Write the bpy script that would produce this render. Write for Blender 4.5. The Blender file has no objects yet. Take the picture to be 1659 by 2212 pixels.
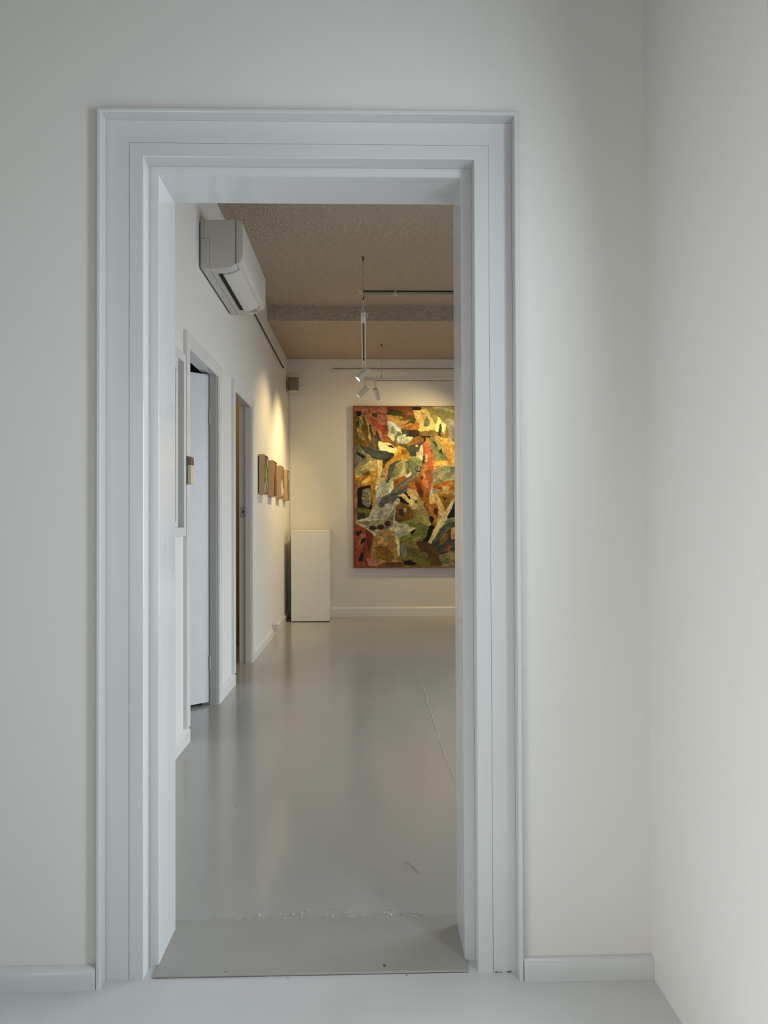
import bpy, bmesh, math, random
import numpy as np
from mathutils import Vector, Matrix
S = bpy.context.scene
C = S.collection
random.seed(7)

# ------------------------------------------------------------------ camera
F = 1600.0
yaw, pitch, roll = .0251, .0135, .0042
cy_, sy_ = math.cos(yaw), math.sin(yaw); cp, sp = math.cos(pitch), math.sin(pitch)
fwd = Vector((sy_*cp, cy_*cp, sp)); rt = Vector((cy_, -sy_, 0)); up = rt.cross(fwd)
r2 = rt*math.cos(roll) - up*math.sin(roll); u2 = up*math.cos(roll) + rt*math.sin(roll)
cd = bpy.data.cameras.new('camera'); cam = bpy.data.objects.new('camera', cd); C.objects.link(cam)
M = Matrix.Identity(4)
for i in range(3):
    M[i][0], M[i][1], M[i][2] = r2[i], u2[i], -fwd[i]
M[2][3] = 1.15
cam.matrix_world = M
cd.sensor_fit = 'VERTICAL'; cd.sensor_height = 36.0; cd.lens = 36.0*F/2212.0
cd.clip_start = .05; cd.clip_end = 100
S.camera = cam

# ------------------------------------------------------------------ world and light
W = bpy.data.worlds.new('sky'); S.world = W; W.use_nodes = True
W.node_tree.nodes['Background'].inputs[0].default_value = (.62, .76, 1, 1)
W.node_tree.nodes['Background'].inputs[1].default_value = .35
def area(name, loc, direction, w, h, power, col, spread=180):
    l = bpy.data.lights.new(name, 'AREA'); l.shape = 'RECTANGLE'; l.size = w; l.size_y = h
    l.energy = power; l.color = col; l.spread = math.radians(spread)
    o = bpy.data.objects.new(name, l); C.objects.link(o); o.location = loc
    o.rotation_euler = Vector(direction).to_track_quat('-Z', 'Y').to_euler()
    return o
DAY = (.80, .91, 1.0)
area('daylight_glass_door', (.80, 1.15, 1.15), (-1, 0, -.12), .27, 2.2, 21, (.82, .92, 1.0), 165)
area('daylight_side_window', (-1.45, .3, 1.0), (1, 0, -.2), 1.2, 1.6, 16.5, (1, .99, .95), 112)
area('daylight_front_left', (-1.52, -2.2, 1.2), (1, .35, -.08), 2.4, 1.9, 38, (1, .985, .93))
area('daylight_gallery', (3.73, 4.65, 1.2), (-1, -.22, -.60), 2.7, 2.1, 100, (.84, .93, 1), 128)
WARM = (1, .73, .34)
def lamp_spot(name, loc, d, power, size, blend=1.0, col=WARM, rad=.02):
    l = bpy.data.lights.new(name, 'SPOT'); l.energy = power; l.color = col; l.spot_size = math.radians(size)
    l.spot_blend = blend; l.shadow_soft_size = rad
    o = bpy.data.objects.new(name, l); C.objects.link(o); o.location = loc
    o.rotation_euler = Vector(d).to_track_quat('-Z', 'Y').to_euler()
    return o
vs = S.view_settings
S.display_settings.display_device = 'sRGB'
vs.view_transform = 'Standard'; vs.look = 'None'; vs.gamma = 1; vs.use_curve_mapping = False
vs.exposure = 0.0
S.cycles.max_bounces = 10; S.cycles.diffuse_bounces = 6; S.cycles.glossy_bounces = 4
S.cycles.sample_clamp_indirect = 6
S.cycles.use_denoising = True

# ------------------------------------------------------------------ materials
def lin(c):
    c = c/255.0
    return c/12.92 if c <= .04045 else ((c+.055)/1.055)**2.4
def mat(name, col, rough=.5, metal=0, var=.03, vscale=6, bump=0, bscale=60, bdetail=4, spec=.5, coat=0, stretch=None, rvar=0, emit=None, bdist=.003):
    m = bpy.data.materials.new(name); m.use_nodes = True
    nt = m.node_tree; n = nt.nodes; L = nt.links; p = n['Principled BSDF']
    tc = n.new('ShaderNodeTexCoord'); mp = n.new('ShaderNodeMapping')
    L.new(tc.outputs['Object'], mp.inputs['Vector'])
    if stretch: mp.inputs['Scale'].default_value = stretch
    nz = n.new('ShaderNodeTexNoise'); nz.inputs['Scale'].default_value = vscale; nz.inputs['Detail'].default_value = 5
    L.new(mp.outputs[0], nz.inputs['Vector'])
    mr = n.new('ShaderNodeMapRange'); mr.inputs[3].default_value = 1-var; mr.inputs[4].default_value = 1+var
    L.new(nz.outputs['Fac'], mr.inputs[0])
    mx = n.new('ShaderNodeMix'); mx.data_type = 'RGBA'; mx.blend_type = 'MULTIPLY'; mx.inputs[0].default_value = 1
    mx.inputs[6].default_value = (*col, 1); L.new(mr.outputs[0], mx.inputs[7])
    L.new(mx.outputs[2], p.inputs['Base Color'])
    p.inputs['Roughness'].default_value = rough; p.inputs['Metallic'].default_value = metal
    p.inputs['Specular IOR Level'].default_value = spec
    if coat: p.inputs['Coat Weight'].default_value = coat; p.inputs['Coat Roughness'].default_value = .08
    if rvar:
        m2 = n.new('ShaderNodeMapRange'); m2.inputs[3].default_value = rough-rvar; m2.inputs[4].default_value = rough+rvar
        L.new(nz.outputs['Fac'], m2.inputs[0]); L.new(m2.outputs[0], p.inputs['Roughness'])
    if bump:
        nb = n.new('ShaderNodeTexNoise'); nb.inputs['Scale'].default_value = bscale; nb.inputs['Detail'].default_value = bdetail
        L.new(mp.outputs[0], nb.inputs['Vector'])
        b = n.new('ShaderNodeBump'); b.inputs['Strength'].default_value = bump; b.inputs['Distance'].default_value = bdist
        L.new(nb.outputs['Fac'], b.inputs['Height']); L.new(b.outputs[0], p.inputs['Normal'])
    if emit:
        p.inputs['Emission Color'].default_value = (*emit[0], 1); p.inputs['Emission Strength'].default_value = emit[1]
    return m
m_wall = mat('matte_white_wall_paint', (.69, .68, .645), .5, var=.02, vscale=2.5, bump=.12, bscale=160, bdist=.002)
m_grey = mat('mid_grey_wall_paint', (.30, .295, .28), .6)
m_gwall = mat('gallery_white_wall_paint', (.76, .75, .72), .5, var=.02, vscale=2.5, bump=.12, bscale=120, bdist=.002)
m_trim = mat('gloss_white_trim_paint', (.585, .595, .59), .17, var=.02, vscale=4, bump=.25, bscale=9, bdetail=3, bdist=.004, stretch=(1, 1, .25))
m_jamb = mat('thick_gloss_jamb_paint', (.62, .63, .635), .10, var=.02, vscale=4, bump=.38, bscale=8, bdetail=2, bdist=.006, stretch=(1, 1, .3))
m_gtrim = mat('gloss_white_gallery_trim', (.78, .78, .77), .2, var=.02, vscale=4, bump=.2, bscale=14, bdist=.003, stretch=(1, 1, .25))
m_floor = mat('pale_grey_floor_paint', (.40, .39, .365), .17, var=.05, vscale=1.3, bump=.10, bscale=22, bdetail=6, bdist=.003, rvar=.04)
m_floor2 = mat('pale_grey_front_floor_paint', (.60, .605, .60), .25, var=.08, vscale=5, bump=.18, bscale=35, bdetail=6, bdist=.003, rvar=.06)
m_thresh = mat('worn_grey_threshold_paint', (.345, .335, .31), .36, var=.07, vscale=9, bump=.2, bscale=60, bdist=.002)
m_ceil = mat('stippled_beige_ceiling', (.53, .44, .35), .9, var=.42, vscale=60, bump=1, bscale=75, bdetail=2, bdist=.022, spec=.15)
m_dark = mat('dark_void', (.012, .01, .009), .9)
m_seam = mat('dark_seam_line', (.10, .095, .09), .8)
m_plast = mat('cool_white_plastic', (.58, .55, .52), .38, var=.01)
m_vane = mat('pale_grey_plastic_vane', (.66, .66, .62), .35, var=.02)
m_white = mat('white_powdercoat', (.74, .71, .66), .4, var=.01)
m_slot = mat('grey_track_slot', (.16, .15, .14), .5)
m_wire = mat('dull_steel_wire', (.30, .27, .23), .4, metal=.6)
m_brass = mat('aged_brass_fitting', (.16, .12, .07), .45, metal=.5)
m_greyrail = mat('mid_grey_rail', (.30, .30, .295), .5)
m_clip = mat('pale_metal_clip', (.6, .6, .6), .3, metal=.4)
m_cord = mat('white_cord', (.75, .72, .66), .5)
m_lens = mat('lit_spotlight_lens', (1, .95, .85), .3, emit=((1, .93, .80), 14))
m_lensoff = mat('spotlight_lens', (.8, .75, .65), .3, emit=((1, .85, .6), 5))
m_plinth = mat('scuffed_white_plinth_paint', (.80, .79, .75), .45, var=.04, vscale=14, bump=.12, bscale=40, bdist=.002)
m_wood = mat('pale_oak_frame', (.52, .34, .17), .5, var=.16, vscale=30, stretch=(6, 6, .6), bump=.15, bscale=80, bdist=.001)
m_frame = mat('dark_red_stained_frame', (.20, .055, .035), .35, var=.2, vscale=20)
m_fabric = mat('grey_speaker_fabric', (.20, .195, .16), .9, var=.1, vscale=300, bump=.5, bscale=600, bdist=.001)
m_spk = mat('white_speaker_shell', (.66, .62, .55), .35)
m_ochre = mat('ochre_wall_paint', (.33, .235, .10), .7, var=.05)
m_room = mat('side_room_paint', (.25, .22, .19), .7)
m_leaf = mat('white_gloss_door_paint', (.80, .81, .84), .3, var=.03, vscale=5, bump=.3, bscale=90, bdist=.0015, stretch=(1, 1, .35))
m_cream = mat('cream_enamel_lock_case', (.70, .62, .44), .35, var=.03)
m_paintplate = mat('painted_over_strike_plate', (.50, .47, .42), .45)
m_tarn = mat('tarnished_metal_plate', (.23, .19, .14), .3, metal=.8, var=.25, vscale=60)
m_black = mat('black_rubber_cable', (.02, .02, .02), .5)
m_glass = mat('dim_window_pane', (.22, .23, .24), .12)
m_flake = mat('chipped_floor_paint', (.45, .445, .42), .4, var=.1, vscale=80)
m_speck = mat('dark_grit', (.12, .11, .10), .8)

# ------------------------------------------------------------------ mesh helpers
def box(bm, x0, x1, y0, y1, z0, z1):
    v = [bm.verts.new((x, y, z)) for x in (x0, x1) for y in (y0, y1) for z in (z0, z1)]
    for f in ((0, 1, 3, 2), (4, 6, 7, 5), (0, 4, 5, 1), (2, 3, 7, 6), (0, 2, 6, 4), (1, 5, 7, 3)):
        bm.faces.new([v[i] for i in f])
def loft(bm, rings, close=True):
    vs_ = [[bm.verts.new(p) for p in r] for r in rings]
    n = len(vs_[0])
    for a, b in zip(vs_, vs_[1:]):
        for i in range(n):
            bm.faces.new((a[i], a[(i+1) % n], b[(i+1) % n], b[i]))
    if close:
        bm.faces.new(vs_[0][::-1]); bm.faces.new(vs_[-1])
def basis(d):
    d = Vector(d).normalized()
    a = Vector((0, 0, 1)) if abs(d.z) < .9 else Vector((1, 0, 0))
    u = d.cross(a).normalized(); return d, u, d.cross(u)
def lathe(bm, p, d, prof, n=28):
    d, u, w = basis(d); p = Vector(p)
    loft(bm, [[p + d*t + (u*math.cos(2*math.pi*i/n) + w*math.sin(2*math.pi*i/n))*r for i in range(n)] for t, r in prof])
def tube(bm, pts, r, n=8):
    pts = [Vector(p) for p in pts]; rings = []
    for i, p in enumerate(pts):
        d = pts[min(i+1, len(pts)-1)] - pts[max(i-1, 0)]
        d, u, w = basis(d)
        rings.append([p + (u*math.cos(2*math.pi*k/n) + w*math.sin(2*math.pi*k/n))*r for k in range(n)])
    loft(bm, rings)
def spline(pts, k=6):
    P = [Vector(p) for p in pts]; out = []
    for i in range(len(P)-1):
        a, b, c, d = P[max(i-1, 0)], P[i], P[i+1], P[min(i+2, len(P)-1)]
        for j in range(k):
            t = j/k
            out.append(.5*((2*b) + (c-a)*t + (2*a-5*b+4*c-d)*t*t + (3*b-a-3*c+d)*t**3))
    return out + [P[-1]]
def bev(bm, w, seg=2):
    bmesh.ops.recalc_face_normals(bm, faces=bm.faces)
    e = [e for e in bm.edges if len(e.link_faces) == 2 and e.calc_face_angle(0) > .5]
    bmesh.ops.bevel(bm, geom=e, offset=w, segments=seg, profile=.5, affect='EDGES', clamp_overlap=True)
def obj(name, bm, m, parent=None, smooth=False, bevel=0):
    if bevel: bev(bm, bevel)
    bmesh.ops.recalc_face_normals(bm, faces=bm.faces)
    me = bpy.data.meshes.new(name); bm.to_mesh(me); bm.free()
    if smooth:
        for p in me.polygons: p.use_smooth = True
        try: me.set_sharp_from_angle(angle=math.radians(40))
        except Exception: pass
    me.materials.append(m)
    o = bpy.data.objects.new(name, me); C.objects.link(o)
    if parent:
        o.parent = parent
        o.matrix_parent_inverse = parent.get('_w') and Matrix.Identity(4) or WORLD[parent.name].inverted()
    WORLD[o.name] = Matrix.Identity(4)
    return o
WORLD = {}
def B(): return bmesh.new()
def bx(name, lim, m, parent=None, bevel=0):
    b = B(); box(b, *lim); return obj(name, b, m, parent, bevel=bevel)
def tag(o, label, cat, group=None):
    o['label'] = label; o['category'] = cat
    if group: o['group'] = group
    return o
def thing(name, loc, label=None, cat=None, group=None):
    o = bpy.data.objects.new(name, None); C.objects.link(o); o.location = loc; o.empty_display_size = .05
    WORLD[o.name] = Matrix.Translation(Vector(loc))
    if label: tag(o, label, cat, group)
    return o
def struct(o, label=None):
    o['kind'] = 'structure'
    if label: o['label'] = label
    return o
def sthing(name, loc, label=None): return struct(thing(name, loc), label)

# ------------------------------------------------------------------ room shell
YW, YG, YB = 1.874, 2.117, 9.04           # front face, gallery face of the doorway wall; gallery back wall
XW = -.944                                 # gallery left wall
b = B()
box(b, -1.4, -.664, YW, YG, 0, 3.3); box(b, .386, 3.95, YW, YG, 0, 3.3); box(b, -.664, .386, YW, YG, 2.187, 3.3)
struct(obj('wall_front', b, m_wall), 'white wall with the doorway cut through it')
b = B()                                     # right side wall; a glazed doorway opens in it just before the frame begins
box(b, .72, .84, 1.29, YW, 0, 3); box(b, .72, .84, .70, 1.29, 2.6, 3); box(b, .72, .84, -4.2, .70, 0, 3)
struct(obj('wall_right', b, m_wall), 'white side wall at the right of the doorway')
b = B()
box(b, -1.5, -1.4, -4.2, -3.5, 0, 3); box(b, -1.5, -1.4, -.9, -.35, 0, 3); box(b, -1.5, -1.4, .95, YG, 0, 3); box(b, -1.5, -1.4, -.35, .95, 1.85, 3); box(b, -1.5, -1.4, -.35, .95, 0, .15); box(b, -1.5, -1.4, -3.5, -.9, 2.2, 3); box(b, -1.5, -1.4, -3.5, -.9, 0, .2)
struct(obj('wall_left', b, m_grey), 'left wall of the front room')
struct(bx('wall_back', (-1.5, .84, -4.3, -4.2, 0, 3), m_grey))
struct(bx('ceiling', (-1.5, .84, -4.2, YW, 3.0, 3.1), m_grey))
# gallery left wall with two door openings and a window opening
D1 = (3.94, 4.72, 2.092); D2 = (5.315, 6.11, 2.108); WN = (2.62, 3.82, 1.127, 1.976)
b = B()
X0 = XW-.092
def seg(y0, y1, z0, z1): box(b, X0, XW, y0, y1, z0, z1)
seg(YG, WN[0], 0, 3.3); seg(WN[0], WN[1], 0, WN[2]); seg(WN[0], WN[1], WN[3], 3.3); seg(WN[1], D1[0], 0, 3.3)
seg(D1[0], D1[1]+.015, D1[2]+.02, 3.3); seg(D1[1]+.015, D2[0], 0, 3.3); seg(D2[0], D2[1]+.015, D2[2]+.02, 3.3); seg(D2[1]+.015, YB, 0, 3.3)
struct(obj('wall_left', b, m_gwall), 'white gallery side wall with the two doors')
struct(bx('wall_back', (X0, 4.0, YB, YB+.1, 0, 3.3), m_gwall), 'white end wall of the gallery behind the large painting')
b = B()
box(b, 3.8, 3.95, YG, 3.2, 0, 3.4); box(b, 3.8, 3.95, 6.1, YB, 0, 3.4); box(b, 3.8, 3.95, 3.2, 6.1, 2.4, 3.4); box(b, 3.8, 3.95, 3.2, 6.1, 0, .08)
struct(obj('wall_right', b, m_gwall))
b = B()
for y in (3.2, 4.15, 5.09, 6.04): box(b, 3.82, 3.88, y, y+.06, .08, 2.34)
box(b, 3.82, 3.88, 3.2, 6.1, 2.34, 2.4)
struct(obj('window_3', b, m_gtrim))
# stippled ceiling with a sloped drop
b = B()
yy = [(YG, 3.145), (4.73, 3.197), (7.19, 3.25), (7.192, 3.108), (YB, 3.141)]
loft(b, [[(x, y, z) for y, z in yy] + [(x, y, 3.40) for y, z in yy[::-1]] for x in (XW, 3.8)])
struct(obj('ceiling', b, m_ceil), 'brownish stippled gallery ceiling with a drop across it')
# floors
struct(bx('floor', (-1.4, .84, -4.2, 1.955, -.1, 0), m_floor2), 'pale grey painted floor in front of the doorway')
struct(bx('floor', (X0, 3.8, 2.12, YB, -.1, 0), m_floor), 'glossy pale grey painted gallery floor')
gf = bpy.data.objects['floor.001']
b = B()
pts = [(.400, 3.0), (.392, 3.35), (.384, 3.75), (.388, 4.16), (.392, 4.55), (.386, 4.75), (.398, 4.85), (.396, 5.3), (.402, 5.62), (.407, 5.8)]
pp = spline([(x, y, 0) for x, y in pts], 8)
rg = random.Random(3)
loft(b, [[(p.x-w, p.y, -.001), (p.x-w*.3, p.y, hh), (p.x+w*.3, p.y, hh), (p.x+w, p.y, -.001)] for p in pp for w, hh in [(rg.uniform(.0015, .0045), rg.uniform(.0004, .0018))]])
obj('floor_seam', b, m_flake, gf)
b = B()
xs = [-.73+i*.03 for i in range(30)]
loft(b, [[(x, 7.27-(x+.75)*.55-w, -.001), (x, 7.27-(x+.75)*.55-w*.3, .0015), (x, 7.27-(x+.75)*.55+w*.3, .0015), (x, 7.27-(x+.75)*.55+w, -.001)] for x in xs for w in [rg.uniform(.004, .012)]])
obj('floor_seam', b, m_flake, gf)
# threshold and its chipped back edge
b = B()
tp = [(-.542, 1.90), (.258, 1.90), (.258, 2.1185), (.60, 2.1185), (.60, 2.165), (-.90, 2.165), (-.90, 2.1185), (-.542, 2.1185)]
loft(b, [[(x, y, z) for x, y in tp] for z in (-.1, .006)])
th = struct(obj('trim_3', b, m_thresh, bevel=.0015), 'grey painted threshold board under the doorway')
bx('gap_line', (-.541, .257, 1.8988, 1.9003, 0, .001), m_seam, th)
b = B()
for i in range(190):
    x = rg.triangular(-.5, .25, .1); y = 2.165 + abs(rg.gauss(0, .028)); s = rg.uniform(.0018, .009)
    if rg.random() < .5: y = 2.166 + rg.uniform(0, .008)
    a = rg.uniform(0, 3); hh = rg.uniform(.001, .0048)
    ring = [(x+s*math.cos(a+t)*rg.uniform(.5, 1.2), y+s*.7*math.sin(a+t)*rg.uniform(.5, 1.2), 0) for t in (0, 1.2, 2.3, 3.5, 4.9)]
    loft(b, [[(p[0], p[1], -.001) for p in ring], [(x+(p[0]-x)*.6, y+(p[1]-y)*.6, hh) for p in ring]])
o = obj('paint_chips', b, m_flake, gf); o['kind'] = 'stuff'
b = B()
for (x, y, s, z) in [(.045, 1.925, .005, .006), (-.36, 1.913, .002, .006), (-.2, 1.89, .0015, 0), (.1, 1.893, .002, 0)] + [(rg.uniform(-.7, .5), rg.uniform(2.4, 7.5), rg.uniform(.001, .0028), 0) for _ in range(26)]:
    bmesh.ops.create_icosphere(b, subdivisions=1, radius=s, matrix=Matrix.Translation((x, y, z)) @ Matrix.Rotation(rg.uniform(0, 3), 4, 'Z') @ Matrix.Diagonal((1.8, .9, .35, 1)))
for (x, y, k_) in ((.330, 1.897, .0035), (.362, 1.897, .0045), (.340, 1.8975, .0025)):
    bmesh.ops.create_icosphere(b, subdivisions=1, radius=k_, matrix=Matrix.Translation((x, y, 0)) @ Matrix.Diagonal((1.6, .5, .7, 1)))
o = obj('floor_grit', b, m_speck, gf); o['kind'] = 'stuff'
b = B(); tube(b, spline([(.128, 2.515, .001), (.140, 2.505, .0012), (.152, 2.482, .0012), (.163, 2.452, .0012), (.172, 2.436, .001)]), .0005, 5)
obj('hair_strand', b, m_speck, gf)

# ------------------------------------------------------------------ doorway surround
#            left x   right x  top z
PB = dict(bo=(-.670, .392, 2.193), bi=(-.6595, .3815, 2.1825), g=(-.601, .322, 2.124), n=(-.564, .284, 2.087), j=(-.5405, .257, 2.0645))
dr = sthing('door_1', (-.14, YW, 0), 'deep stepped white doorway surround, open to the gallery')
def surround(name, prof, m, bw=.0016, sharp=None):
    for piece in ('l', 'r', 't'):
        b = B()
        if piece == 't': loft(b, [[(PB[k][0]-e, y, PB[k][2]+e) for k, y, e in prof], [(PB[k][1]+e, y, PB[k][2]+e) for k, y, e in prof]])
        else:
            i = 0 if piece == 'l' else 1; s = -1 if i == 0 else 1
            loft(b, [[(PB[k][i]+s*e, y, 0) for k, y, e in prof], [(PB[k][i]+s*e, y, PB[k][2]+e) for k, y, e in prof]])
        if bw:
            ax = 0 if piece == 't' else 2
            bmesh.ops.recalc_face_normals(b, faces=b.faces)
            yf_ = min(v.co.y for v in b.verts)
            ed = [e for e in b.edges if abs(e.verts[0].co[ax]-e.verts[1].co[ax]) > .5 and max(v.co.y for v in e.verts) < yf_+.001]
            bmesh.ops.bevel(b, geom=ed, offset=bw, segments=2, profile=.5, affect='EDGES', clamp_overlap=True)
        obj(name, b, m, dr)
surround('edge_bead', [('bo', 1.93, 0), ('bo', 1.859, 0), ('bi', 1.859, 0), ('bi', 1.93, 0)], m_trim, .0022)
surround('outer_board', [('bi', 1.93, -.0004), ('bi', 1.899, -.0004), ('g', 1.899, .0004), ('g', 1.93, .0004)], m_trim, 0)
surround('inner_board', [('g', 1.985, 0), ('g', 1.8975, 0), ('n', 1.8975, 0), ('n', 1.985, 0)], m_trim, .0022)
surround('stop_board', [('n', 2.0, -.0004), ('n', 1.949, -.0004), ('j', 1.949, .0), ('j', 2.0, .0)], m_trim, 0)
surround('jamb_lining', [('n', YG, -.0004), ('n', 1.9505, -.0004), ('j', 1.9505, -.0008), ('j', YG, -.0008)], m_jamb, .0014)

# baseboards beside the doorway
def quarter(y0, t, h, n=6):
    r = t*.9
    return [(y0, 0), (y0-t, 0), (y0-t, h-r*1.5)] + [(y0-t + r*(1-math.cos(a)), h-r*1.5 + r*1.5*math.sin(a)) for a in [math.pi/2*k/n for k in range(1, n+1)]] + [(y0, h)]
for nm, xa, xb in (('baseboard_left', -1.4, -.671), ('baseboard_right', .393, .7195)):
    b = B(); loft(b, [[(x, y, z) for y, z in quarter(YW, .0185, .054)] for x in (xa, xb)])
    struct(obj(nm, b, m_trim, smooth=True), 'low rounded white baseboard %s of the doorway' % ('left' if 'left' in nm else 'right'))
# gallery baseboards with a bevelled top
def gbase(nm, y0, y1, h=.082, t=.019, lab=None):
    b = B(); pr = [(XW, 0), (XW+t, 0), (XW+t, h-.02), (XW, h)]
    loft(b, [[(x, y, z) for x, z in pr] for y in (y0, y1)])
    return struct(obj(nm, b, m_gtrim, bevel=.001), lab)
gbase('baseboard_left', YG, D1[0]-.002, lab='bevelled white gallery baseboard before the first door')
gbase('baseboard_left', 4.809, D2[0]-.002, lab='bevelled white gallery baseboard between the two doors')
gbase('baseboard_left', 6.186, YB-.02, lab='bevelled white gallery baseboard below the four small works')
b = B(); pr = [(YB, 0), (YB-.019, 0), (YB-.019, .098), (YB, .116)]
loft(b, [[(x, y, z) for y, z in pr] for x in (XW, 3.8)])
struct(obj('baseboard_back', b, m_gtrim, bevel=.001), 'white baseboard along the gallery end wall')

# ------------------------------------------------------------------ gallery doors
def casing(root, y0, y1, zt, far_w=.075, near_w=.072, head=.064):
    xa, xb = XW-.001, XW+.019
    bx('casing', (xa, xb, y0-near_w, y0, .083, zt+head), m_gtrim, root, .0015)
    bx('casing', (xa, xb, y1+.015, y1+.015+far_w, 0, zt+head), m_gtrim, root, .0015)
    bx('casing', (xa, xb, y0, y1+.015, zt, zt+head), m_gtrim, root, .0015)
    # raised inner lip
    bx('lip', (xa, xb-.006, y1+.004, y1+.0148, 0, zt+.0), m_gtrim, root, .001)
    bx('lip', (xa, xb-.006, y0, y1+.004, zt-.012, zt-.0002), m_gtrim, root, .001)
    # jamb linings with a rebate
    b = B(); box(b, XW-.042, XW-.0012, y1, y1+.0148, 0, zt); box(b, X0-.0015, XW-.042, y1+.010, y1+.0148, 0, zt+.012)
    obj('jamb_lining', b, m_gtrim, root)
    b = B(); box(b, XW-.042, XW-.0012, y0-.0, y0+.012, 0, zt); obj('jamb_lining', b, m_gtrim, root)
    b = B(); box(b, XW-.042, XW-.0012, y0+.012, y1, zt, zt+.0195); box(b, X0-.0015, XW-.042, y0+.012, y1, zt+.012, zt+.0195)
    obj('head_lining', b, m_gtrim, root)
d1 = sthing('door_2', (XW, 4.33, 0), 'white gallery door left ajar, nearer of the two side doors')
casing(d1, *D1)
hinge = Vector((-.992, 4.722, 0)); dv = Vector((-.75, -.66, 0)).normalized(); nv = Vector((-dv.y, dv.x, 0))
if nv.y > 0: nv = -nv
def leaf_box(u0, u1, n0, n1, z0, z1):
    b = B(); vv = []
    for u in (u0, u1):
        for n_ in (n0, n1):
            for z in (z0, z1): vv.append(b.verts.new(hinge + dv*u - nv*n_ + Vector((0, 0, z))))
    for f in ((0, 1, 3, 2), (4, 6, 7, 5), (0, 4, 5, 1), (2, 3, 7, 6), (0, 2, 6, 4), (1, 5, 7, 3)): b.faces.new([vv[i] for i in f])
    return b
leaf = obj('door_leaf', leaf_box(.002, .76, 0, .035, .018, 2.092), m_leaf, d1, bevel=.002)
for z in (.22, 1.78):
    b = B(); lathe(b, (-.987, 4.722, z), (0, 0, 1), [(0, .005), (.09, .005)], 10); obj('hinge', b, m_gtrim, d1)
sb = thing('lock_keeper', (XW+.019, 3.87, 1.35), 'cream surface lock keeper with a bare metal top on the door casing', 'lock')
KX = XW+.019
bx('side_plate', (XW+.0005, KX+.0005, 3.8655, 3.8675, 1.345, 1.497), m_tarn, sb)
bx('face_plate', (KX, KX+.002, 3.866, 3.938, 1.352, 1.497), m_tarn, sb, .001)
bx('keeper_case', (KX+.002, KX+.020, 3.872, 3.938, 1.354, 1.452), m_cream, sb, .002)
b = B(); loft(b, [[(KX+.0022, y, z) for y, z in ((3.874, 1.4535), (3.938, 1.4535), (3.938, 1.488), (3.934, 1.495), (3.874, 1.495))], [(KX+.0195, y, z) for y, z in ((3.874, 1.4535), (3.938, 1.4535), (3.938, 1.484), (3.928, 1.494), (3.874, 1.494))]])
obj('strike_hood', b, m_tarn, sb, bevel=.001)
d2 = sthing('door_3', (XW, 5.71, 0), 'open gallery door with an ochre room behind, farther of the two side doors')
casing(d2, *D2)
b = B(); box(b, -1.028, -.988, D2[1]+.0085, D2[1]+.0105, 1.19, 1.28); sp = obj('strike_plate', b, m_paintplate, d2, bevel=.001)
bx('strike_hole', (-1.012, -1.002, D2[1]+.0078, D2[1]+.009, 1.228, 1.250), m_dark, sp)
# side rooms
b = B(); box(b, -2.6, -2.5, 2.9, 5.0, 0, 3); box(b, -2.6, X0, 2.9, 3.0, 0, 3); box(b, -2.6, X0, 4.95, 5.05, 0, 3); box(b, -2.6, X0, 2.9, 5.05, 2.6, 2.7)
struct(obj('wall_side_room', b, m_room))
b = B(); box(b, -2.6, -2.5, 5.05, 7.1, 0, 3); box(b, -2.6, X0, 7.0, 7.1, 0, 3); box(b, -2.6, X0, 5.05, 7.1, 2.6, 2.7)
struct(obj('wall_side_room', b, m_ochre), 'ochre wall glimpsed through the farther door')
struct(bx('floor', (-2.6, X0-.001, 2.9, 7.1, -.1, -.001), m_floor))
l = bpy.data.lights.new('side_room_fill', 'POINT'); l.energy = 10; l.color = (1, .8, .5); l.shadow_soft_size = .08  # unseen point light added to brighten the ochre room
o = bpy.data.objects.new('side_room_fill', l); C.objects.link(o); o.location = (-1.7, 6.2, 2.3)
bl = B(); bmesh.ops.create_uvsphere(bl, u_segments=14, v_segments=8, radius=.07, matrix=Matrix.Translation((-1.7, 6.45, 2.48)))
# ------------------------------------------------------------------ window on the left wall
wn = sthing('window_1', (XW, 3.2, WN[2]), 'white framed wall window at the left, cut off by the doorway')
bl.free()
xa, xb = XW-.001, XW+.016
bx('casing', (xa, xb, WN[1], 3.862, 1.083, 2.021), m_gtrim, wn, .0015)
bx('casing', (xa, xb, 2.58, WN[0], 1.083, 2.021), m_gtrim, wn, .0015)
bx('casing', (xa, xb, WN[0], WN[1], WN[3], 2.021), m_gtrim, wn, .0015)
bx('sill', (xa, xb+.006, WN[0], WN[1], 1.083, WN[2]), m_gtrim, wn, .0015)
for (a, c, z0, z1) in ((WN[0], WN[0]+.05, WN[2], WN[3]), (WN[1]-.115, WN[1]-.075, WN[2], WN[3]), (WN[0]+.05, WN[1]-.115, WN[3]-.05, WN[3]), (WN[0]+.05, WN[1]-.115, WN[2], WN[2]+.03)):
    bx('sash', (XW-.03, XW+.004, a, c, z0, z1), m_gtrim, wn, .0015)
bx('reveal', (XW-.05, XW-.018, WN[1]-.075, WN[1], WN[2], WN[3]), m_greyrail, wn)  # grey colour carries the shading inside the white window's recess
bx('pane', (XW-.022, XW-.016, WN[0]+.05, WN[1]-.115, WN[2]+.03, WN[3]-.05), m_glass, wn)

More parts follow.
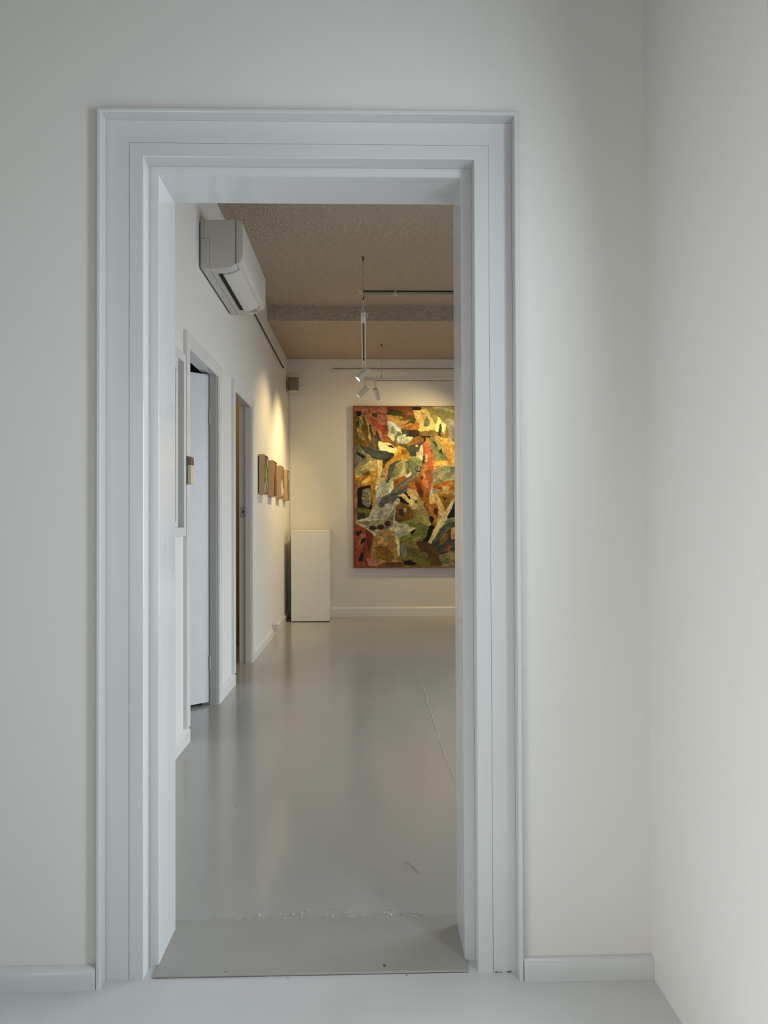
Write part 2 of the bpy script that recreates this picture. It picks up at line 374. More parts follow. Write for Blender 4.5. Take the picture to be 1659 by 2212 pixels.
# ------------------------------------------------------------------ air conditioner
ac = thing('air_conditioner', (XW, 4.71, 2.6), 'white split air conditioner high on the gallery side wall', 'air conditioner')
ya, yb = 4.235, 5.19
prof = [(-.9385, 2.884), (-.735, 2.884), (-.735, 2.628), (-.76, 2.612), (-.80, 2.603), (-.86, 2.600), (-.928, 2.600), (-.9385, 2.61)]
b = B(); loft(b, [[(x, y, z) for x, z in prof] for y in (ya, yb)]); obj('chassis', b, m_plast, ac, bevel=.006, smooth=True)
fp = [(-.7335, 2.884), (-.712, 2.880), (-.699, 2.868), (-.694, 2.85), (-.694, 2.68), (-.700, 2.655), (-.713, 2.638), (-.7335, 2.628)]
b = B(); loft(b, [[(x, y, z) for x, z in fp] for y in (ya-.002, yb+.002)]); obj('front_panel', b, m_plast, ac, bevel=.004, smooth=True)
bx('wall_plate', (XW+.0005, -.9365, ya+.016, yb-.012, 2.612, 2.874), m_dark, ac)
b = B()     # curved air vane under the front edge
vp = [(-.822, 2.594), (-.80, 2.594), (-.775, 2.598), (-.75, 2.608), (-.728, 2.622)]
loft(b, [[(x, y, z) for x, z in vp] + [(x+.002, y, z+.012) for x, z in vp[::-1]] for y in (ya+.085, yb-.14)])
obj('air_vane', b, m_vane, ac, smooth=True)
b = B(); loft(b, [[(x, y, z) for x, z in ((-.850, 2.5995), (-.850, 2.597), (-.824, 2.5965), (-.824, 2.6005))] for y in (ya+.085, yb-.14)]); obj('outlet_slot', b, m_dark, ac)
for y in (ya+.08, yb-.14):
    b = B(); loft(b, [[(x, yy_, z) for x, z in vp] + [(x+.002, yy_, z+.014) for x, z in vp[::-1]] for yy_ in (y, y+.006)])
    obj('vane_cheek', b, m_plast, ac)
b = B()
box(b, -.9155, -.9140, ya-.0005, ya+.001, 2.775, 2.882); box(b, -.9345, -.884, ya-.0005, ya+.001, 2.7735, 2.775); box(b, -.8845, -.883, ya-.0005, ya+.001, 2.62, 2.775)
box(b, -.8845, -.883, ya+.02, yb-.02, 2.5993, 2.6006)
obj('panel_seam', b, m_seam, ac)
b = B(); box(b, -.7355, -.7330, ya-.0008, ya+.002, 2.63, 2.882); obj('panel_seam', b, m_seam, ac)
bx('badge', (-.6942, -.6935, 4.93, 4.955, 2.745, 2.762), m_greyrail, ac)
for k in range(4): bx('indicator', (-.772+k*.010, -.766+k*.010, yb-.095, yb-.06, 2.5985+k*.0035, 2.602+k*.0035), m_greyrail, ac)

# ------------------------------------------------------------------ hanging rails on the walls
def rail(nm, lims, label, dark, cap):
    t = thing(nm, ((lims[0]+lims[1])/2, (lims[2]+lims[3])/2, lims[4]), label, 'rail', None)
    bx('rail_profile', lims, m_white, t, .003); bx('shadow_groove', dark, m_seam, t); return t
rail('picture_rail', (XW+.0005, XW+.024, 5.25, 8.53, 2.925, 2.975), 'white picture hanging rail along the gallery side wall past the air conditioner', (XW+.001, XW+.018, 5.25, 8.53, 2.9222, 2.925), 0)
rail('picture_rail', (-.391, 2.9, YB-.016, YB-.0005, 2.985, 3.020), 'white picture hanging rail high across the end wall above the large painting', (-.386, 2.9, YB-.012, YB-.001, 3.020, 3.024), 0)

# ------------------------------------------------------------------ wall speaker and cable cover
sk = thing('wall_speaker', (-.866, 9.0, 2.71), 'small grey and white wall speaker high in the far corner', 'speaker')
def rbox(w, d, r, n=6):
    out = []
    for sx, sy, a0 in ((1, 1, 0), (-1, 1, 90), (-1, -1, 180), (1, -1, 270)):
        for k in range(n+1):
            a = math.radians(a0+90*k/n); out.append((sx*(w/2-r)+r*math.cos(a), sy*(d/2-r)+r*math.sin(a)))
    return out
def spk(name, z0, z1, w, m, bevel=0):
    b = B(); ca, sa = math.cos(.20), math.sin(.20)
    loft(b, [[(-.862+x*ca-y*sa, 8.925+x*sa+y*ca, z) for x, y in rbox(w, w, .04)] for z in (z0, z1)])
    return obj(name, b, m, sk, smooth=True, bevel=bevel)
spk('fabric_grille', 2.733, 2.893, .119, m_fabric); spk('top_cap', 2.893, 2.908, .122, m_spk, .003); spk('bottom_cap', 2.714, 2.733, .122, m_spk, .004)
b = B(); box(b, -.885, -.84, 8.98, YB-.0005, 2.77, 2.85); obj('bracket', b, m_spk, sk)
b = B(); box(b, -.914, -.890, YB-.010, YB-.0005, .117, 2.712)
tag(obj('cable_cover', b, m_gwall, bevel=.002), 'slim white cable cover running down the far corner below the speaker', 'cable cover')

# ------------------------------------------------------------------ plinth, outlet, cables
b = B(); box(b, -.860, -.419, 8.582, YB-.021, .008, 1.056)
pl = thing('display_plinth', (-.64, 8.8, 0), 'tall plain white display plinth standing in the far corner', 'plinth')
obj('body', b, m_plinth, pl, bevel=.004); bx('base', (-.852, -.427, 8.592, YB-.021, 0, .008), m_dark, pl)
ol = thing('wall_outlet', (XW+.02, 7.54, .05), 'small white power outlet with a plug on the side wall baseboard', 'outlet')
bx('outlet_box', (XW+.0195, XW+.060, 7.50, 7.575, .046, .122), m_plast, ol, .003)
bx('socket', (XW+.038, XW+.044, 7.499, 7.5005, .078, .088), m_seam, ol)
for k, pts in enumerate(([(-.90, 9.01, .5), (-.895, 8.97, .42), (-.90, 8.95, .3), (-.893, 8.93, .15), (-.888, 8.9, .03), (-.875, 8.80, .006), (-.872, 8.65, .006)], [(-.888, 9.0, .30), (-.878, 8.9, .22), (-.885, 8.84, .10), (-.894, 8.85, .02), (-.890, 8.94, .006), (-.885, 9.0, .006)])):
    b = B(); tube(b, spline(pts, 6), .004, 6)
    tag(obj('power_cable', b, m_black if k == 0 else m_cord), 'black power cable hanging behind the white plinth' if k == 0 else 'pale power cable looped low behind the white plinth', 'cable')

# ------------------------------------------------------------------ suspended lighting tracks and spotlights
ZT0 = 2.718
tr = thing('lighting_track', (-.01, 6.6, ZT0), 'white suspended lighting track running away into the gallery', 'track light')
XT = -.010; hw = .0185
bx('track_body', (XT-hw, XT+hw, 5.66, 8.17, ZT0+.006, ZT0+.036), m_white, tr, .002)
bx('track_flange', (XT-hw, XT-.008, 5.82, 8.17, ZT0, ZT0+.006), m_white, tr, .001)
bx('track_flange', (XT+.008, XT+hw, 5.82, 8.17, ZT0, ZT0+.006), m_white, tr, .001)
bx('track_slot', (XT-.008, XT+.008, 5.82, 8.17, ZT0+.002, ZT0+.0058), m_dark, tr)
for s in (-1, 1): bx('contact_strip', (XT+s*.0035-.0017, XT+s*.0035+.0017, 5.84, 7.06, ZT0+.0008, ZT0+.0022), m_slot, tr)
bx('end_cap', (XT-hw-.001, XT+hw+.001, 5.65, 5.82, ZT0-.001, ZT0+.037), m_white, tr, .002)
bx('corner_joint', (XT-hw-.002, XT+.05, 8.17, 8.22, ZT0-.001, ZT0+.037), m_white, tr, .002)
b = B(); tube(b, [(XT, 5.75, 3.219), (XT, 5.75, 2.80)], .0016, 6); obj('suspension_wire', b, m_wire, tr)
b = B(); lathe(b, (XT, 5.75, 3.219), (0, 0, -1), [(0, .010), (.022, .010), (.026, .006), (.036, .005)], 12); obj('ceiling_anchor', b, m_brass, tr)
b = B(); lathe(b, (XT, 5.75, 2.912), (0, 0, -1), [(0, .004), (.006, .009), (.030, .009), (.036, .004), (.05, .003)], 12); obj('wire_gripper', b, m_brass, tr)
b = B(); tube(b, [(XT-.014, 5.75, ZT0+.036), (XT-.006, 5.75, 2.80), (XT, 5.75, 2.857), (XT+.006, 5.75, 2.77), (XT+.014, 5.75, ZT0+.036)], .0022, 6); obj('hook', b, m_cord, tr)
b = B(); tube(b, spline([(XT-.035, 5.73, 2.942), (XT-.028, 5.73, 2.945), (XT-.012, 5.74, 2.922), (XT-.002, 5.745, 2.887), (XT, 5.75, 2.857)]), .003, 6); obj('feed_cord', b, m_cord, tr)
b = B(); tube(b, spline([(XT+.012, 5.70, ZT0+.036), (XT+.022, 5.70, ZT0+.045), (XT+.030, 5.70, ZT0+.035), (XT+.031, 5.70, ZT0+.012)]), .003, 6); obj('feed_cord', b, m_cord, tr)
tb = thing('lighting_track', (1.3, 8.20, ZT0), 'white suspended lighting track running across in front of the large painting', 'track light')
bx('track_body', (XT+.05, 2.7, 8.183, 8.219, ZT0+.004, ZT0+.036), m_white, tb, .002)
bx('track_slot', (XT+.12, 2.68, 8.193, 8.209, ZT0, ZT0+.0045), m_slot, tb)
bx('joint_cover', (XT+.05, XT+.115, 8.181, 8.221, ZT0-.001, ZT0+.038), m_white, tb, .001)
b = B(); tube(b, [(.184, 8.20, 3.126), (.184, 8.20, ZT0+.036)], .0015, 6); obj('suspension_wire', b, m_wire, tb)
b = B(); lathe(b, (.184, 8.20, 3.126), (0, 0, -1), [(0, .010), (.018, .010), (.024, .005), (.03, .004)], 12); obj('ceiling_anchor', b, m_brass, tb)
b = B(); lathe(b, (.184, 8.20, ZT0+.036), (0, 0, 1), [(0, .005), (.02, .005), (.032, .002)], 10); obj('wire_gripper', b, m_brass, tb)
def spotlight(top, ctr, d, dia, ln, label, group, power, size, lit, lampcol=WARM, aim=None):
    d = Vector(d).normalized(); ctr = Vector(ctr); top = Vector(top); R = dia/2
    t = thing('spotlight', top, label, 'spotlight', group)
    b = B(); box(b, top.x-.014, top.x+.014, top.y-.014, top.y+.014, top.z-.034, top.z); obj('adapter', b, m_white, t, bevel=.003)
    back = ctr - d*ln/2
    b = B(); lathe(b, back, d, [(0, R*.86), (.004, R), (ln-.002, R), (ln, R*.97), (ln, R*.84), (ln-.012, R*.80)], 28); obj('head', b, m_white, t, smooth=True)
    b = B(); lathe(b, back + d*(ln-.0105), d, [(0, R*.79), (.0015, R*.79)], 24); obj('lens', b, m_lens if lit else m_lensoff, t)
    piv = ctr - d*ln*.28
    side = d.cross(Vector((0, 0, 1))).normalized()
    b = B(); tube(b, [top + Vector((0, 0, -.03)), Vector((top.x, top.y, max(piv.z+R*1.1, piv.z+.02)))], .006, 8)
    tube(b, [Vector((top.x, top.y, max(piv.z+R*1.1, piv.z+.02))), piv + Vector((0, 0, R*.6))], .0055, 8); obj('stem', b, m_white, t)
    lamp_spot('spot_lamp', back + d*(ln+.004), aim or d, power, size)
spotlight((XT, 7.18, ZT0), (-.018, 7.18, 2.587), (-.72, -.12, -.69), .066, .142, 'lit white cylinder spotlight with its glowing lens turned to the left', None, 46, 100, True)
spotlight((XT, 8.06, ZT0), (-.022, 8.06, 2.571), (-.72, .04, -.70), .058, .140, 'white cylinder spotlight aimed left, below the glowing one', None, 92, 100, False)
spotlight((.115, 8.20, ZT0+.003), (.128, 8.215, 2.571), (.24, .58, -.76), .059, .138, 'white cylinder spotlight aimed down right at the large painting, its back end showing', None, 22, 80, False)
spotlight((1.12, 8.20, ZT0+.003), (1.12, 8.215, 2.571), (-.45, .5, -.5), .056, .13, 'unseen added spotlight on the cross track, a wide warm fill towards the end wall', None, 45, 130, False)  # added out of view as wide warm fill for the gallery end
spotlight((2.1, 8.20, ZT0+.003), (2.1, 8.215, 2.571), (.1, .60, -.78), .056, .13, 'unseen added spotlight at the right end of the cross track, for warm bounce light', None, 100, 110, False)  # extra spotlight added out of view for warm bounce light
# bare rail on the ceiling
cr_ = thing('ceiling_rail', (1.5, 6.67, 3.21), 'grey metal rail fixed straight across the stippled ceiling', 'rail')
bx('rail_profile', (-.010, 3.2, 6.655, 6.695, 3.212, 3.2385), m_greyrail, cr_, .002)
bx('rail_shadow', (-.005, 3.2, 6.6535, 6.6545, 3.227, 3.238), m_dark, cr_)  # black strip painting the shadow along the top of the rail
b = B(); box(b, .270, .290, 6.650, 6.700, 3.208, 3.238); obj('clip', b, m_clip, cr_, bevel=.002)
b = B(); box(b, .273, .287, 6.6485, 6.6505, 3.222, 3.227); obj('clip_screw', b, m_greyrail, cr_)

# ------------------------------------------------------------------ paintings
def vnoise(u, v, seed, n=64):
    r = np.random.RandomState(seed).rand(n, n); iu = np.floor(u).astype(int); iv = np.floor(v).astype(int)
    fu = u-iu; fv = v-iv; fu = fu*fu*(3-2*fu); fv = fv*fv*(3-2*fv)
    g = lambda a, c: r[a % n, c % n]
    return (g(iu, iv)*(1-fu)+g(iu+1, iv)*fu)*(1-fv)+(g(iu, iv+1)*(1-fu)+g(iu+1, iv+1)*fu)*fv
def inpoly(px, py, poly):
    ins = np.zeros(px.shape, bool); n = len(poly); j = n-1
    for i in range(n):
        xi, yi = poly[i]; xj, yj = poly[j]
        if yi != yj:
            ins ^= ((yi > py) != (yj > py)) & (px < (xj-xi)*(py-yi)/(yj-yi)+xi)
        j = i
    return ins
def oval(cx, cy, rx, ry=None, n=14):
    ry = ry or rx; return [(cx+rx*math.cos(2*math.pi*k/n), cy+ry*math.sin(2*math.pi*k/n)) for k in range(n)]
def ss(c):
    c = np.asarray(c, float)/255; return np.where(c <= .04045, c/12.92, ((c+.055)/1.055)**2.4)
PG = .86                                  # paint brightness against its surroundings
PW = np.array([.94, 1.05, 1.08])           # the warm lamps' tint taken out of the paint colour
def paint_mesh(name, nu, nv, X, Y, polys, base, parent, m, pos, relief, warp=7, seed=1, scale=1.0):
    """grid mesh of paint: colour per vertex from brush patches, small impasto relief"""
    col = np.empty(X.shape+(3,)); col[:] = base; hgt = np.zeros(X.shape); done = np.zeros(X.shape, bool)
    s = scale
    wx = X+(vnoise(X/(38*s), Y/(38*s), seed)-.5)*warp*1.5+(vnoise(X/(9*s), Y/(9*s), seed+1)-.5)*warp*1.1+(vnoise(X/(4*s), Y/(4*s), seed+15)-.5)*warp*.5
    wy = Y+(vnoise(X/(38*s), Y/(38*s), seed+2)-.5)*warp*1.5+(vnoise(X/(9*s), Y/(9*s), seed+3)-.5)*warp*1.3
    for k, (c, poly) in enumerate(polys):
        p = np.array(poly); x0, y0 = p.min(0)-20; x1, y1 = p.max(0)+20
        fine = p.ptp(0).max() < 90 if hasattr(p, 'ptp') else (p.max(0)-p.min(0)).max() < 90
        msk = inpoly(X*.8+wx*.2, Y*.8+wy*.2, poly) if fine else inpoly(wx, wy, poly)
        if not msk.any(): continue
        q = p-p.mean(0); ev = np.linalg.svd(q, full_matrices=False)[2][0]
        along = X*ev[0]+Y*ev[1]; across = -X*ev[1]+Y*ev[0]
        st = vnoise(along/(55*s)+k*3.1, across/(11*s)+k*1.7+vnoise(X/(50*s), Y/(50*s), seed+20)*2.5, seed+5)*.45+vnoise(along/(30*s)+k*2.3, across/(4.5*s)+k*.7, seed+7)*.25+vnoise(along/(110*s)+k, across/(38*s)+k, seed+6)*.7-.7
        cc = np.array(c, float)
        var = cc[None, :]*(1+.46*st[msk][:, None])+np.array([8, 2, -6])*(st[msk][:, None])*1.5
        col[msk] = var
        done |= msk
        hgt[msk] = hgt[msk]*.4+(.3+.7*(k % 7)/7+.9*st[msk])
    left = ~done
    for _ in range(60):                    # bare canvas between strokes takes up the neighbouring paint
        if not left.any(): break
        for dy, dx in ((0, 1), (0, -1), (1, 0), (-1, 0)):
            src = np.roll(done, (dy, dx), (0, 1)) & left
            col[src] = np.roll(col, (dy, dx), (0, 1))[src]; hgt[src] = np.roll(hgt, (dy, dx), (0, 1))[src]
            done |= src; left &= ~src
    mott = (vnoise(X/(26*s), Y/(26*s), seed+8)-.5)*.22+(vnoise(X/(7*s), Y/(7*s), seed+9)-.5)*.12
    col *= (1+mott)[..., None]; hgt += mott*1.5
    tint = vnoise(X/(60*s), Y/(30*s), seed+10)-.5
    col += tint[..., None]*np.array([22, 12, -10])
    dry = (vnoise(X/(30*s), Y/(14*s), seed+12) > .74) & (vnoise(X/(6*s), Y/(6*s), seed+13) > .52); col[dry] = col[dry]*.72+np.array([14, 10, 4])
    lum = col.mean(-1, keepdims=True); col = lum+(col-lum)*.93
    col = 122*(np.clip(col, 2, 255)/122)**1.15
    colr = np.clip(ss(np.clip(col, 2, 255))*PG*PW, .004, .9)
    V = pos(X, Y, relief*hgt)
    V = np.stack(V, -1).reshape(-1, 3)
    idx = np.arange(nu*nv).reshape(nv, nu)
    Fq = np.stack([idx[:-1, :-1], idx[1:, :-1], idx[1:, 1:], idx[:-1, 1:]], -1).reshape(-1, 4)
    me = bpy.data.meshes.new(name); me.from_pydata(V.tolist(), [], Fq.tolist())
    at = me.attributes.new('paint', 'FLOAT_COLOR', 'POINT')
    at.data.foreach_set('color', np.concatenate([colr.reshape(-1, 3), np.ones((nu*nv, 1))], 1).astype(np.float32).ravel())
    me.polygons.foreach_set('use_smooth', [True]*len(me.polygons))
    me.materials.append(m); me.update()
    o = bpy.data.objects.new(name, me); C.objects.link(o); o.parent = parent
    o.matrix_parent_inverse = WORLD[parent.name].inverted(); return o
m_paint = bpy.data.materials.new('oil_paint'); m_paint.use_nodes = True
nt = m_paint.node_tree; a = nt.nodes.new('ShaderNodeAttribute'); a.attribute_name = 'paint'
p = nt.nodes['Principled BSDF']; nt.links.new(a.outputs['Color'], p.inputs['Base Color']); p.inputs['Roughness'].default_value = .5; p.inputs['Specular IOR Level'].default_value = .3

K = (18, 15, 11)
PT = [
((165,100,80),[(130,100),(560,100),(700,140),(690,200),(560,220),(530,300),(570,420),(560,560),(500,560),(430,340),(330,330),(260,200),(130,190)]),
((120,60,32),[(560,100),(860,100),(870,180),(720,180),(560,172)]),
((182,118,95),[(440,200),(540,240),(560,330),(500,360),(420,300)]),
((120,95,35),[(130,180),(250,200),(330,400),(430,430),(420,640),(230,600),(130,600)]),
((170,155,105),[(200,220),(290,220),(330,340),(365,540),(340,550),(290,400)]),
((105,82,28),[(250,240),(280,235),(330,420),(320,520),(270,380)]),
((190,150,92),[(188,385),(240,400),(292,530),(260,550),(200,470)]),
((150,140,95),[(200,290),(240,330),(250,420),(215,400)]),
((38,28,14),[(178,172),(240,175),(235,240),(190,235)]),((45,34,14),[(190,300),(215,300),(208,370),(188,360)]),
((150,75,60),[(330,230),(440,300),(420,350),(370,330)]),((165,120,75),[(340,340),(420,400),(420,480),(370,450)]),
((60,40,22),[(335,340),(350,345),(385,520),(365,500)]),((90,80,35),[(370,200),(440,200),(430,260),(380,240)]),
((150,70,40),[(435,340),(560,350),(570,420),(510,480),(530,560),(480,550),(450,430)]),
((160,95,35),[(505,470),(580,500),(660,590),(640,625),(510,560)]),
((198,120,92),[(445,400),(480,420),(520,555),(480,552)]),
((205,155,90),[(540,220),(750,250),(760,330),(860,260),(850,400),(760,400),(700,330),(600,300)]),
((140,90,35),[(730,160),(880,160),(900,240),(830,290),(760,270)]),
((75,85,25),[(550,178),(735,170),(750,245),(560,215)]),
((85,85,30),[(770,358),(860,258),(900,270),(880,310),(800,345)]),
((180,115,40),[(750,385),(960,300),(962,390),(860,412)]),
((150,145,105),[(1100,100),(1600,100),(1600,215),(1300,205)]),
((125,115,55),[(1060,150),(1200,150),(1400,200),(1500,310),(1280,290),(1200,250),(1160,330),(1110,230)]),
(K,[(850,100),(975,100),(960,152),(880,152)]),
((215,180,115),[(890,170),(1060,180),(1150,360),(1130,410),(955,420),(960,340),(930,280)]),
((140,105,45),[(985,195),(1025,195),(1020,220),(990,215)]),
((110,115,80),[(1015,300),(1050,238),(1095,300),(1075,375),(1008,370)]),
((118,98,36),[(955,430),(1130,420),(1190,480),(1100,500),(1000,490)]),
((240,210,140),[(1150,430),(1110,120)]) if False else ((240,210,145),[(1185,250),(1210,255),(1215,330),(1190,430),(1163,420),(1180,330)]),
((135,105,35),[(1235,400),(1300,360),(1320,440),(1300,500),(1230,500)]),
((240,215,150),[(1228,308),(1297,350),(1260,468),(1240,420)]),
(K,[(1215,330),(1240,372),(1205,440),(1222,505),(1185,490),(1195,400)]),
((148,138,118),[(1260,290),(1310,270),(1500,310),(1500,540),(1335,550),(1320,400)]),
((125,100,38),[(960,430),(1190,430),(1190,490),(1000,500)]),
((190,190,165),[(560,310),(610,300),(690,370),(740,440),(770,500),(870,480),(860,540),(740,580),(620,540),(562,480),(610,420),(570,360)]),
((128,132,105),[(620,350),(655,430),(640,470),(598,450)]),((120,125,110),[(650,500),(700,430),(740,450),(690,570),(640,550)]),
((225,220,195),[(682,490),(722,480),(726,560),(672,552)]),((238,232,200),[(560,318),(620,306),(735,425),(705,422),(620,340)]),((230,225,195),[(590,440),(640,470),(640,520),(580,480)]),
((72,78,28),[(735,405),(810,400),(800,480),(750,475)]),((72,76,66),[(780,425),(845,425),(830,492),(788,492)]),((235,220,120),[(755,468),(795,465),(790,485),(760,482)]),
((55,25,15),[(828,412),(962,424),(905,512),(840,488)]),
((90,92,50),[(700,590),(830,600),(860,700),(780,660)]),
((165,110,35),[(815,595),(900,500),(1010,510),(1000,548),(860,602)]),
((76,80,75),[(828,615),(1000,556),(965,640),(885,772),(838,720)]),
((200,170,110),oval(923,610,17)),((195,170,115),[(915,690),(950,680),(960,740),(925,745)]),
((150,150,92),[(1080,515),(1130,505),(1250,640),(1312,790),(1160,795),(1105,650)]),
((225,165,85),[(1150,470),(1240,508),(1420,580),(1500,860),(1310,862),(1300,700),(1240,600)]),
((235,180,105),[(1108,788),(1312,800),(1290,850),(1130,925),(1118,860)]),
((185,155,80),[(1310,560),(1400,600),(1380,700)]),
((50,35,20),[(1125,540),(1148,545),(1182,600),(1165,632)]),((50,30,15),[(1198,682),(1228,628),(1252,722)]),((150,135,100),oval(1165,742,22,20)),
(K,[(985,486),(1088,486),(1095,525),(1050,506),(1025,545),(1005,520)]),((188,122,50),[(1035,510),(1070,503),(1085,562),(1050,572)]),
((242,222,158),[(436,538),(490,565),(600,570),(672,650),(640,690),(540,670),(465,660)]),
((35,30,20),[(545,592),(610,598),(655,632),(620,638)]),
((75,78,70),[(415,470),(447,470),(458,665),(420,665)]),((62,58,48),[(418,435),(452,440),(480,550),(440,550)]),
((180,160,110),[(190,930),(360,760),(500,790),(530,900),(520,1020),(480,1120),(420,1100),(410,920),(300,920),(165,1010)]),
((115,115,112),[(130,598),(230,640),(345,740),(200,880),(130,930)]),
((165,152,102),[(205,608),(260,645),(355,740),(200,925),(160,985),(155,900),(295,752)]),
(K,[(172,690),(200,683),(292,742),(272,772),(215,742)]),
((232,192,122),[(438,790),(497,800),(492,960),(450,1065),(438,900)]),((205,180,120),[(340,800),(420,790),(380,850),(230,920)]),
((72,76,68),[(225,618),(420,648),(545,682),(655,712),(612,772),(520,795),(400,765),(300,695)]),
((60,35,25),[(515,775),(642,738),(590,792),(530,803)]),((66,69,61),[(503,795),(548,790),(532,892),(503,892)]),
((196,146,46),[(665,600),(790,638),(842,742),(770,782),(665,782),(585,835),(548,905),(532,1012),(518,920),(540,830),(640,742),(700,692)]),
((165,110,32),[(725,650),(800,660),(812,715),(740,722)]),((215,165,80),[(650,690),(730,690),(720,720),(650,730)]),
((140,145,100),[(800,760),(900,735),(990,820),(990,900),(930,1010),(870,1005),(825,900)]),
((188,172,122),[(612,880),(740,800),(802,790),(805,960),(700,1005),(630,1060),(608,1000)]),
((135,135,95),[(618,900),(700,852),(712,955),(620,1010)]),((110,112,75),[(775,800),(830,800),(820,950),(800,960)]),
((82,85,78),[(598,855),(722,788),(650,860),(592,1090),(548,1122),(560,960)]),
((212,152,108),[(525,918),(562,930),(552,1042),(520,1032)]),
((228,222,188),[(775,985),(860,938),(855,972),(800,1003)]),
((65,66,60),oval(945,895,43)),((128,132,118),oval(945,895,36)),((40,40,36),oval(931,884,8)),((40,40,36),oval(966,880,8)),((45,45,40),[(922,905),(940,925),(962,920),(972,898),(976,910),(962,935),(938,938),(920,918)]),
((165,108,78),[(130,930),(175,1000),(192,1120),(182,1580),(130,1580)]),
((185,135,46),[(188,1012),(370,922),(418,918),(414,1100),(404,1392),(368,1382),(340,1090),(260,1112),(192,1122)]),
((228,172,88),[(240,1050),(350,978),(365,1040),(252,1096)]),((120,85,30),[(250,960),(330,925),(350,960),(280,980)]),
((20,18,14),[(188,1135),(352,1092),(368,1392),(300,1398),(188,1372)]),
((132,130,118),[(252,1162),(330,1128),(362,1180),(356,1342),(320,1378),(250,1330),(242,1240)]),
((118,104,42),oval(265,1246,20,17)),((235,225,190),[(250,1262),(285,1258),(268,1272)]),((100,92,45),oval(311,1204,8,12)),((100,95,42),oval(322,1302,14,22)),
((110,105,50),[(175,1385),(250,1378),(395,1410),(350,1475),(195,1495)]),((70,70,30),[(185,1440),(290,1450),(270,1500),(180,1510)]),
((176,176,158),[(415,1120),(520,1020),(560,1080),(602,1020),(640,1100),(545,1235),(470,1315),(415,1260)]),
((206,202,168),[(598,1008),(634,1030),(634,1132),(565,1222),(528,1205),(590,1090)]),
((165,160,148),[(335,1490),(420,1260),(500,1240),(600,1390),(520,1525),(380,1535)]),
((160,95,30),[(636,1040),(760,988),(825,1010),(700,1082),(636,1152)]),
((125,125,70),[(690,1540),(960,1550),(1060,1640),(1040,1740),(940,1800),(720,1960),(695,1760),(900,1650)]),
((122,112,56),[(715,1780),(860,1790),(1050,1960),(1220,2140),(735,2140),(700,1990)]),
((160,150,96),[(850,1320),(1010,1330),(1070,1500),(1090,1600),(960,1560),(870,1430)]),
((165,105,35),[(815,1010),(960,1005),(1010,1120),(1065,1180),(1050,1285),(960,1295),(890,1150),(830,1130)]),
((188,104,66),[(1008,590),(1060,578),(1117,680),(1132,900),(1112,1100),(1090,1200),(1010,1120),(935,1000),(1000,870),(1003,700)]),
((216,206,166),[(972,612),(1004,600),(1000,785),(958,742)]),((192,182,132),[(1030,708),(1066,710),(1052,825),(1025,802)]),((110,70,40),[(998,740),(1026,740),(1018,835),(998,832)]),
((216,142,88),[(1000,850),(1050,848),(1082,950),(1030,1022),(968,1000)]),((150,105,45),oval(1052,940,27,36)),((120,75,35),oval(985,1010,20,26)),
((140,65,20),[(898,1068),(962,1080),(1012,1200),(992,1285),(930,1200)]),((215,135,75),[(1000,1010),(1060,1040),(1070,1150),(1010,1110)]),
((110,112,108),[(868,978),(886,1022),(822,1062),(802,1162),(640,1262),(462,1394),(435,1350),(500,1240),(620,1180),(720,1070),(800,1010)]),
((85,88,86),[(470,1300),(620,1200),(700,1190),(560,1320),(465,1380)]),((172,96,36),[(718,1112),(772,1098),(774,1130),(730,1152)]),
((165,160,120),[(1125,920),(1260,862),(1500,880),(1500,1030),(1250,1082),(1115,1092)]),((125,120,112),[(1330,880),(1420,870),(1420,960),(1350,940)]),
((190,125,50),[(1105,1110),(1290,1040),(1500,1040),(1500,1190),(1230,1182)]),((205,170,115),oval(1290,1140,52,30)),
((165,120,40),[(1185,1200),(1500,1220),(1350,1330),(1270,1425),(1235,1300)]),((192,162,108),[(1120,1150),(1500,1205),(1500,1240),(1200,1205)]),
((72,36,16),[(1228,1238),(1292,1262),(1270,1302)]),((205,205,200),[(1095,1130),(1120,1100),(1130,1210),(1100,1220)]),
((206,176,122),[(698,1230),(905,1155),(1010,1330),(890,1405),(790,1345)]),((222,188,128),[(815,1150),(862,1148),(925,1265),(900,1315),(838,1245)]),
(K,[(698,1247),(732,1238),(834,1338),(800,1352)]),(K,[(762,1192),(792,1184),(844,1266),(824,1278)]),((85,90,45),[(890,1290),(930,1280),(925,1330),(900,1325)]),
((120,85,30),[(665,1345),(800,1345),(885,1450),(830,1535),(700,1565),(635,1535)]),
((70,60,45),[(695,1402),(760,1388),(795,1440),(745,1492),(700,1466)]),((142,138,132),[(750,1388),(792,1388),(796,1445),(766,1446)]),
((235,195,125),[(1105,1220),(1160,1198),(1264,1390),(1230,1480),(1180,1565),(1100,1350)]),
((190,125,55),[(1085,1345),(1165,1308),(1195,1450),(1142,1610),(1060,1475),(1030,1340)]),
((110,55,20),oval(1158,1425,28,46)),((130,70,25),[(1012,1330),(1060,1400),(1062,1450),(1018,1375)]),(K,[(1068,1492),(1110,1484),(1138,1530),(1110,1572)]),
((72,76,71),[(1105,1790),(1200,1650),(1360,1540),(1500,1600),(1500,1850),(1205,1965),(1145,1880)]),
((96,101,91),[(1180,1765),(1260,1620),(1352,1556),(1356,1622),(1270,1702),(1232,1802)]),((150,145,120),[(1235,1562),(1420,1495),(1420,1555),(1300,1572)]),
((140,110,45),[(1195,1825),(1260,1700),(1315,1700),(1282,1802),(1220,1855)]),((200,145,105),[(1338,1640),(1450,1620),(1450,1782),(1350,1774)]),
((160,80,50),[(1248,1932),(1310,1850),(1352,1860),(1320,1922)]),((146,136,96),[(1195,1970),(1500,1938),(1500,2140),(1230,2140)]),((118,118,60),[(1260,2020),(1330,1990),(1320,2080),(1250,2080)]),
